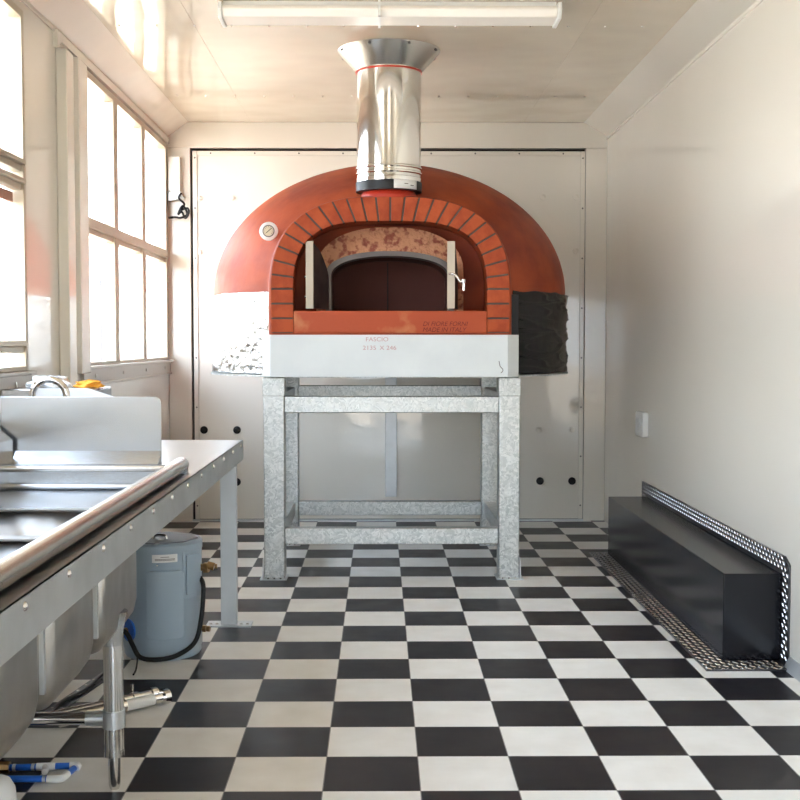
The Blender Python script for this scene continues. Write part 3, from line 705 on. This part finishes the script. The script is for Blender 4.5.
pts = [(-1.425, 0.93), (-0.822, 0.93)] + [(-0.822 - 0.022 * (1 - math.cos(t)), 1.166 + 0.022 * math.sin(t)) for t in [PI / 2 * k / 6 for k in range(7)]] + [(-1.425, 1.188)]
obj('end_splash', prism(nb(), pts, 'y', 4.402, 4.408), 'steel', sk, bevel=0.0015, label='upright stainless splash panel with rounded corner')
obj('splash_fold', prism(nb(), [(4.34, 0.939), (4.403, 0.985), (4.403, 0.935)], 'x', -1.37, -0.824), 'steel', sk)
# leg with bullet foot, cross tube and clamp
LX, LY = -0.828, 3.60
lg = obj('leg', T([(LX, LY, 0.11), (LX, LY, 0.50)], 0.0305, 28), 'legsteel', sk, smooth=50)
obj('foot', lathe(nb(), [(0.0315, 0.125), (0.0315, 0.105), (0.019, 0.10), (0.018, 0.012), (0.014, 0.0), (0, 0)], (LX, LY, 0), n=28), 'legsteel', lg, smooth=40)
obj('gusset', lathe(nb(), [(0.034, 0.455), (0.036, 0.50), (0.05, 0.56), (0.03, 0.56)], (LX - 0.004, LY, 0), n=28), 'steel', lg, smooth=40)
obj('clamp', T([(LX, LY, 0.195), (LX, LY, 0.25)], 0.035, 28), 'alu', lg, smooth=50)
obj('clamp', T([(LX - 0.03, LY, 0.222), (LX - 0.085, LY, 0.222)], 0.024, 20), 'alu', lg, smooth=50)
obj('cross_tube', T([(LX - 0.05, LY, 0.222), (-1.36, LY, 0.222)], 0.02, 20), 'chrome', sk, smooth=50)
lg = obj('leg', T([(-1.36, LY, 0.0), (-1.36, LY, 0.50)], 0.0305, 20), 'chrome', sk, smooth=50)

# hand sink with gooseneck faucet standing on the worktop behind the splash panel
hs = thing('hand_sink', 'small steel hand sink with splash guard behind the big splash panel', 'sink', (-1.36, 4.95, CZ))
bm = nb(); box(bm, -1.60, -1.20, 4.95, 5.25, CZ, 1.195); obj('ledge_box', bm, 'steel', hs, bevel=0.006)
bm = nb(); prism(bm, [(-1.45, CZ), (-1.06, CZ), (-1.06, 1.145), (-1.225, 1.20), (-1.45, 1.20)], 'y', 4.925, 4.931); obj('side_guard', bm, 'white', hs)
bm = nb()
for a in ((-1.45, -1.06, 4.55, 4.56), (-1.45, -1.44, 4.56, 4.925), (-1.07, -1.06, 4.56, 4.925)): box(bm, *a, CZ, CZ + 0.09)
box(bm, -1.44, -1.07, 4.56, 4.925, CZ, CZ + 0.01)
obj('basin', bm, 'steel', hs)
fa = thing('gooseneck_faucet', 'chrome gooseneck faucet arching behind the steel splash panel', 'faucet', (-1.27, 4.75, CZ + 0.01))
arc = [(-1.268, 4.75, CZ + 0.01), (-1.268, 4.75, 1.0), (-1.268, 4.75, 1.17)] + [(-1.338 + 0.07 * math.cos(t), 4.75, 1.172 + 0.07 * math.sin(t)) for t in [PI * k / 14 for k in range(1, 15)]] + [(-1.408, 4.75, 1.13)]
obj('spout', T(arc, 0.0145, 16), 'chrome', fa, smooth=60)
obj('base_ring', lathe(nb(), [(0.03, 0), (0.03, 0.02), (0.018, 0.03)], (-1.268, 4.75, CZ + 0.01), n=24), 'chrome', fa, smooth=40)
def crumple(name, cx, cy, cz, sx, sy, sz, m, seed):
    bm = nb(); bmesh.ops.create_icosphere(bm, subdivisions=4, radius=1)
    for v in bm.verts:
        q = 1 + 0.45 * noise.noise(v.co * 1.8 + Vector((seed, 0, 0))) + 0.2 * noise.noise(v.co * 5 + Vector((seed, 3, 0)))
        z = v.co.z * q; v.co = Vector((cx + v.co.x * q * sx, cy + v.co.y * q * sy, cz + max(z, -0.55) * sz))
    return obj(name, bm, m, smooth=60, origin=(cx, cy, cz))
tag(crumple('plastic_bag', -1.43, 5.08, 1.216, 0.085, 0.08, 0.032, 'white', 2.2), 'crumpled white bag lying on the ledge beside the orange cloth', 'bag')
tag(crumple('cleaning_cloth', -1.262, 5.10, 1.208, 0.055, 0.06, 0.021, 'orange', 5.7), 'bright orange folded cloth on the ledge under the windows', 'cloth')
#tag(obj('paper_sleeve', prism(nb(), rrect(-1.505, -1.455, 1.262, 1.42, 0.012), 'y', 5.10, 5.14), 'white', bevel=0.003), 'narrow upright white carton standing behind the crumpled bag', 'carton') if False else None

# ------------------------------------------------------------------ water heater
HX, HY, HR = -0.975, 5.22, 0.175
wh = thing('water_heater', 'grey blue electric water heater tank on the floor under the counter', 'water heater', (HX, HY, 0))
obj('tank', lathe(nb(), [(HR - 0.012, 0.0), (HR - 0.004, 0.012), (HR - 0.004, 0.03), (HR, 0.04), (HR, 0.47), (HR + 0.003, 0.475), (HR + 0.003, 0.505), (HR - 0.006, 0.515), (0.0, 0.516)], (HX, HY, 0), n=64), 'tank', wh, smooth=35)
obj('lid', lathe(nb(), [(HR - 0.015, 0.514), (HR - 0.015, 0.520), (0, 0.523)], (HX, HY, 0), n=8), 'tanktop', wh)
def curved(a0, a1, z0, z1, rr, th, rad=0.02, seg=14):
    """rounded panel wrapped on the tank"""
    bm = nb(); outl = rrect(0, 1, 0, 1, 0.001); aw_ = math.radians(a1 - a0) * rr
    pts = rrect(0, aw_, z0, z1, rad, 5); 
    bmf = bmesh.new(); vs = [bmf.verts.new((p[0], 0, p[1])) for p in pts]; bmf.faces.new(vs)
    for k in range(1, seg): bmesh.ops.bisect_plane(bmf, geom=bmf.verts[:] + bmf.edges[:] + bmf.faces[:], plane_co=(aw_ * k / seg, 0, 0), plane_no=(1, 0, 0))
    g_ = bmesh.ops.extrude_face_region(bmf, geom=bmf.faces[:]); ev = {v for v in g_['geom'] if isinstance(v, bmesh.types.BMVert)}
    for v in bmf.verts:
        a = math.radians(a0) + v.co.x / rr; R_ = rr + (th if v in ev else -0.004); v.co = Vector((HX + R_ * math.cos(a), HY + R_ * math.sin(a), v.co.z))
    return bmf
obj('front_panel', curved(-102, -50, 0.098, 0.40, HR, 0.011), 'tank', wh, bevel=0.003)
pp = obj('access_cover', curved(-45, -16, 0.285, 0.462, HR, 0.012, 0.006), 'tank', wh, bevel=0.002)
obj('cover_flange', curved(-49, -11, 0.27, 0.475, HR, 0.003, 0.004), 'tank', pp)
lb = obj('rating_label', curved(-94, -58, 0.437, 0.472, HR, 0.0015, 0.002), 'white', wh)
bm = nb()
for k, (z, m_) in enumerate(((0.461, 0), (0.452, 1), (0.447, 1))):
    pts = [(HX + (HR + 0.0022) * math.cos(math.radians(a)), HY + (HR + 0.0022) * math.sin(math.radians(a)), z) for a in range(-90 + (8 if k == 0 else 0), -61 - (8 if k == 0 else 0), 2)]
    tube(bm, pts, 0.0011, 5)
obj('label_print', bm, 'mortar', lb)
obj('screw', lathe(nb(), [(0, -0.004), (0.004, -0.003), (0.005, 0)], (HX + 0.01, HY - HR - 0.001, 0.425), 'y', 10), 'chrome', wh)
obj('lid_handle', T(smoothpath([(HX - 0.03, HY - 0.05, 0.52), (HX - 0.02, HY - 0.05, 0.536), (HX + 0.02, HY - 0.05, 0.536), (HX + 0.03, HY - 0.05, 0.52)], 5), 0.006, 8), 'chrome', wh)
def disc(name, ang, z, rr, m):
    a = math.radians(ang); d = Vector((math.cos(a), math.sin(a), 0)); c = Vector((HX, HY, z)) + d * (HR - 0.004)
    return T([c, c + d * 0.009], rr, 32), c, d
bm, c, d = disc('r', -140, 0.345, 0.045, 'red'); obj('hot_disc', bm, 'red', wh, label='red hot water marker')
bm, c, d = disc('b', -137, 0.13, 0.050, 'blue'); obj('cold_disc', bm, 'blue', wh, label='blue cold water marker')
c = Vector((HX - 0.145, HY - 0.105, 0.125)); bm = nb(); tube(bm, [c + Vector((0.02, 0.01, 0)), c + Vector((-0.015, -0.04, 0))], 0.015, 12); tube(bm, [c + Vector((-0.012, -0.03, -0.025)), c + Vector((-0.012, -0.03, 0.03))], 0.010, 10); obj('inlet_fitting', bm, 'brass', wh, smooth=50)
bm = nb(); c = Vector((HX + HR * 0.93, HY - 0.03, 0.39)); tube(bm, [c, c + Vector((0.05, -0.01, 0))], 0.016, 14); tube(bm, [c + Vector((0.03, -0.006, 0)), c + Vector((0.05, -0.01, 0))], 0.024, 6)
tube(bm, [c + Vector((0.045, -0.01, 0.012)), c + Vector((0.075, -0.012, 0.004))], 0.018, 12); tube(bm, [c + Vector((0.08, -0.012, 0.006)), c + Vector((0.088, -0.012, 0.006))], 0.011, 10)
obj('relief_valve', bm, 'brass', wh, smooth=40)
bm = nb(); c = Vector((HX + HR * 0.90, HY - 0.05, 0.12)); tube(bm, [c, c + Vector((0.045, -0.01, 0))], 0.010, 12); tube(bm, [c + Vector((0.03, -0.006, 0)), c + Vector((0.045, -0.009, 0))], 0.016, 6); tube(bm, [c + Vector((0.05, -0.01, 0)), c + Vector((0.062, -0.012, 0))], 0.013, 10)
obj('drain_valve', bm, 'brass', wh, smooth=40)
hp = [(HX + 0.175, HY - 0.04, 0.345), (HX + 0.195, HY - 0.08, 0.31), (HX + 0.188, HY - 0.10, 0.18), (HX + 0.165, HY - 0.13, 0.08), (HX + 0.10, HY - 0.18, 0.035), (HX + 0.02, HY - 0.21, 0.022), (HX - 0.06, HY - 0.205, 0.03), (HX - 0.10, HY - 0.18, 0.08), (HX - 0.125, HY - 0.17, 0.125), (HX - 0.165, HY - 0.14, 0.14)]
obj('power_cable', T(smoothpath(hp, 8), 0.0105, 12), 'rubber', wh, smooth=60, label='thick black cable looping round the tank')
obj('thin_cable', T(smoothpath([(HX - 0.09, HY - 0.185, 0.06), (HX - 0.075, HY - 0.2, 0.03), (HX - 0.06, HY - 0.3, 0.005), (HX - 0.055, HY - 0.38, 0.005)], 6), 0.004, 8), 'rubber', wh)

# ------------------------------------------------------------------ loose plumbing on the floor
dr = thing('drain_pipe_set', 'stainless drain pipe assembly lying on the checkered floor behind the sink leg', 'pipe', (-1.0, 4.3, 0))
a, b = Vector((-1.17, 4.18, 0.034)), Vector((-0.84, 4.46, 0.034)); d = (b - a).normalized(); nn = Vector((-d.y, d.x, 0))
obj('long_tube', T([a + nn * 0.028, b + nn * 0.028 - d * 0.03], 0.020, 18), 'chrome', dr, smooth=50)
obj('long_tube', T([a - nn * 0.028, a - nn * 0.028 + d * 0.26], 0.026, 18), 'cone', dr, smooth=50)
obj('sleeve', T([a - nn * 0.028 + d * 0.26, a - nn * 0.028 + d * 0.38], 0.022, 18), 'pvc', dr, smooth=50, label='milky plastic sleeve')
obj('short_tube', T([a - nn * 0.028 + d * 0.38, b - nn * 0.028], 0.017, 18), 'chrome', dr, smooth=50)
for t_, o_, rr in ((0.02, 0.028, 0.027), (0.10, 0.028, 0.025), (0.0, -0.028, 0.028)):
    p = b - d * t_ + nn * o_; obj('coupling', T([p - d * 0.012, p + d * 0.012], rr, 20), 'chrome', dr, smooth=40)
obj('wing_screw', T([b - d * 0.10 + nn * 0.05 + Vector((0, 0, 0.0)), b - d * 0.10 + nn * 0.05 + Vector((0, 0, 0.05))], 0.006, 8), 'chrome', dr)
obj('end_ring', T([b + d * 0.004, b + d * 0.012], 0.024, 16), 'rubber', dr)

pr = thing('perforated_rail', 'grey perforated steel rail with a thin black wire lying beneath the sink', 'rail', (-1.15, 4.5, 0))
obj('rail', prism(nb(), [(-1.275, 4.28), (-1.215, 4.28), (-1.095, 4.95), (-1.155, 4.95)], 'z', 0.0, 0.006), 'treadbase', pr)
bm = nb()
for k in range(9):
    for s in (0.012, 0.046): lathe(bm, [(0.006, 0.0065), (0.006, 0.007), (0, 0.007)], (-1.275 + 0.12 * (k + 0.5) / 9 + s, 4.28 + 0.67 * (k + 0.5) / 9, 0), n=8)
obj('hole_rims', bm, 'chrome', pr)
obj('wire', T(smoothpath([(-1.11, 4.90, 0.012), (-1.15, 4.82, 0.014), (-1.17, 4.6, 0.014), (-1.22, 4.45, 0.012), (-1.225, 4.31, 0.012)], 6), 0.006, 8), 'rubber', pr)

bp_ = thing('blue_pipe_fitting', 'bright blue water pipe loop with white elbows on the floor under the sink', 'pipe', (-1.05, 3.66, 0))
zz = 0.014
obj('blue_tube', T([(-1.20, 3.745, zz), (-1.105, 3.750, zz)], 0.0105, 14), 'blue', bp_, smooth=50)
obj('blue_tube', T([(-1.06, 3.755, zz), (-1.00, 3.760, zz)], 0.0105, 14), 'blue', bp_, smooth=50)
obj('blue_tube', T([(-1.225, 3.645, zz), (-1.045, 3.645, zz)], 0.0105, 14), 'blue', bp_, smooth=50)
obj('blue_tube', T([(-0.99, 3.735, zz), (-1.0, 3.675, zz)], 0.0105, 14), 'blue', bp_, smooth=50)
bm = T([(-1.115, 3.750, zz), (-1.055, 3.755, zz)], 0.0125, 14); tube(bm, [(-1.085, 3.745, zz), (-1.075, 3.705, zz)], 0.011, 12); obj('tee', bm, 'white', bp_, smooth=50)
obj('elbow', T(smoothpath([(-1.01, 3.760, zz), (-0.985, 3.760, zz), (-0.985, 3.735, zz)], 5), 0.0125, 14), 'white', bp_, smooth=50)
obj('elbow', T(smoothpath([(-1.05, 3.645, zz), (-1.01, 3.645, zz), (-0.998, 3.685, zz)], 5), 0.0125, 14), 'white', bp_, smooth=50)
obj('crimp_ring', T([(-1.065, 3.645, zz), (-1.055, 3.645, zz)], 0.0118, 14), 'alu', bp_); obj('crimp_ring', T([(-1.13, 3.749, zz), (-1.12, 3.749, zz)], 0.0118, 14), 'alu', bp_); obj('crimp_ring', T([(-1.19, 3.745, zz), (-1.18, 3.745, zz)], 0.0118, 14), 'alu', bp_)
obj('valve', T([(-1.235, 3.745, zz), (-1.20, 3.745, zz)], 0.02, 8), 'brass', bp_)
wc = obj('white_canister', lathe(nb(), [(0, 0.115), (0.03, 0.112), (0.055, 0.10), (0.068, 0.075), (0.072, 0.04), (0.072, 0.0), (0, 0)], (-1.145, 3.40, 0), n=40), 'white', smooth=50, origin=(-1.145, 3.40, 0))
tag(wc, 'round topped white container on the floor in the near left corner', 'container')
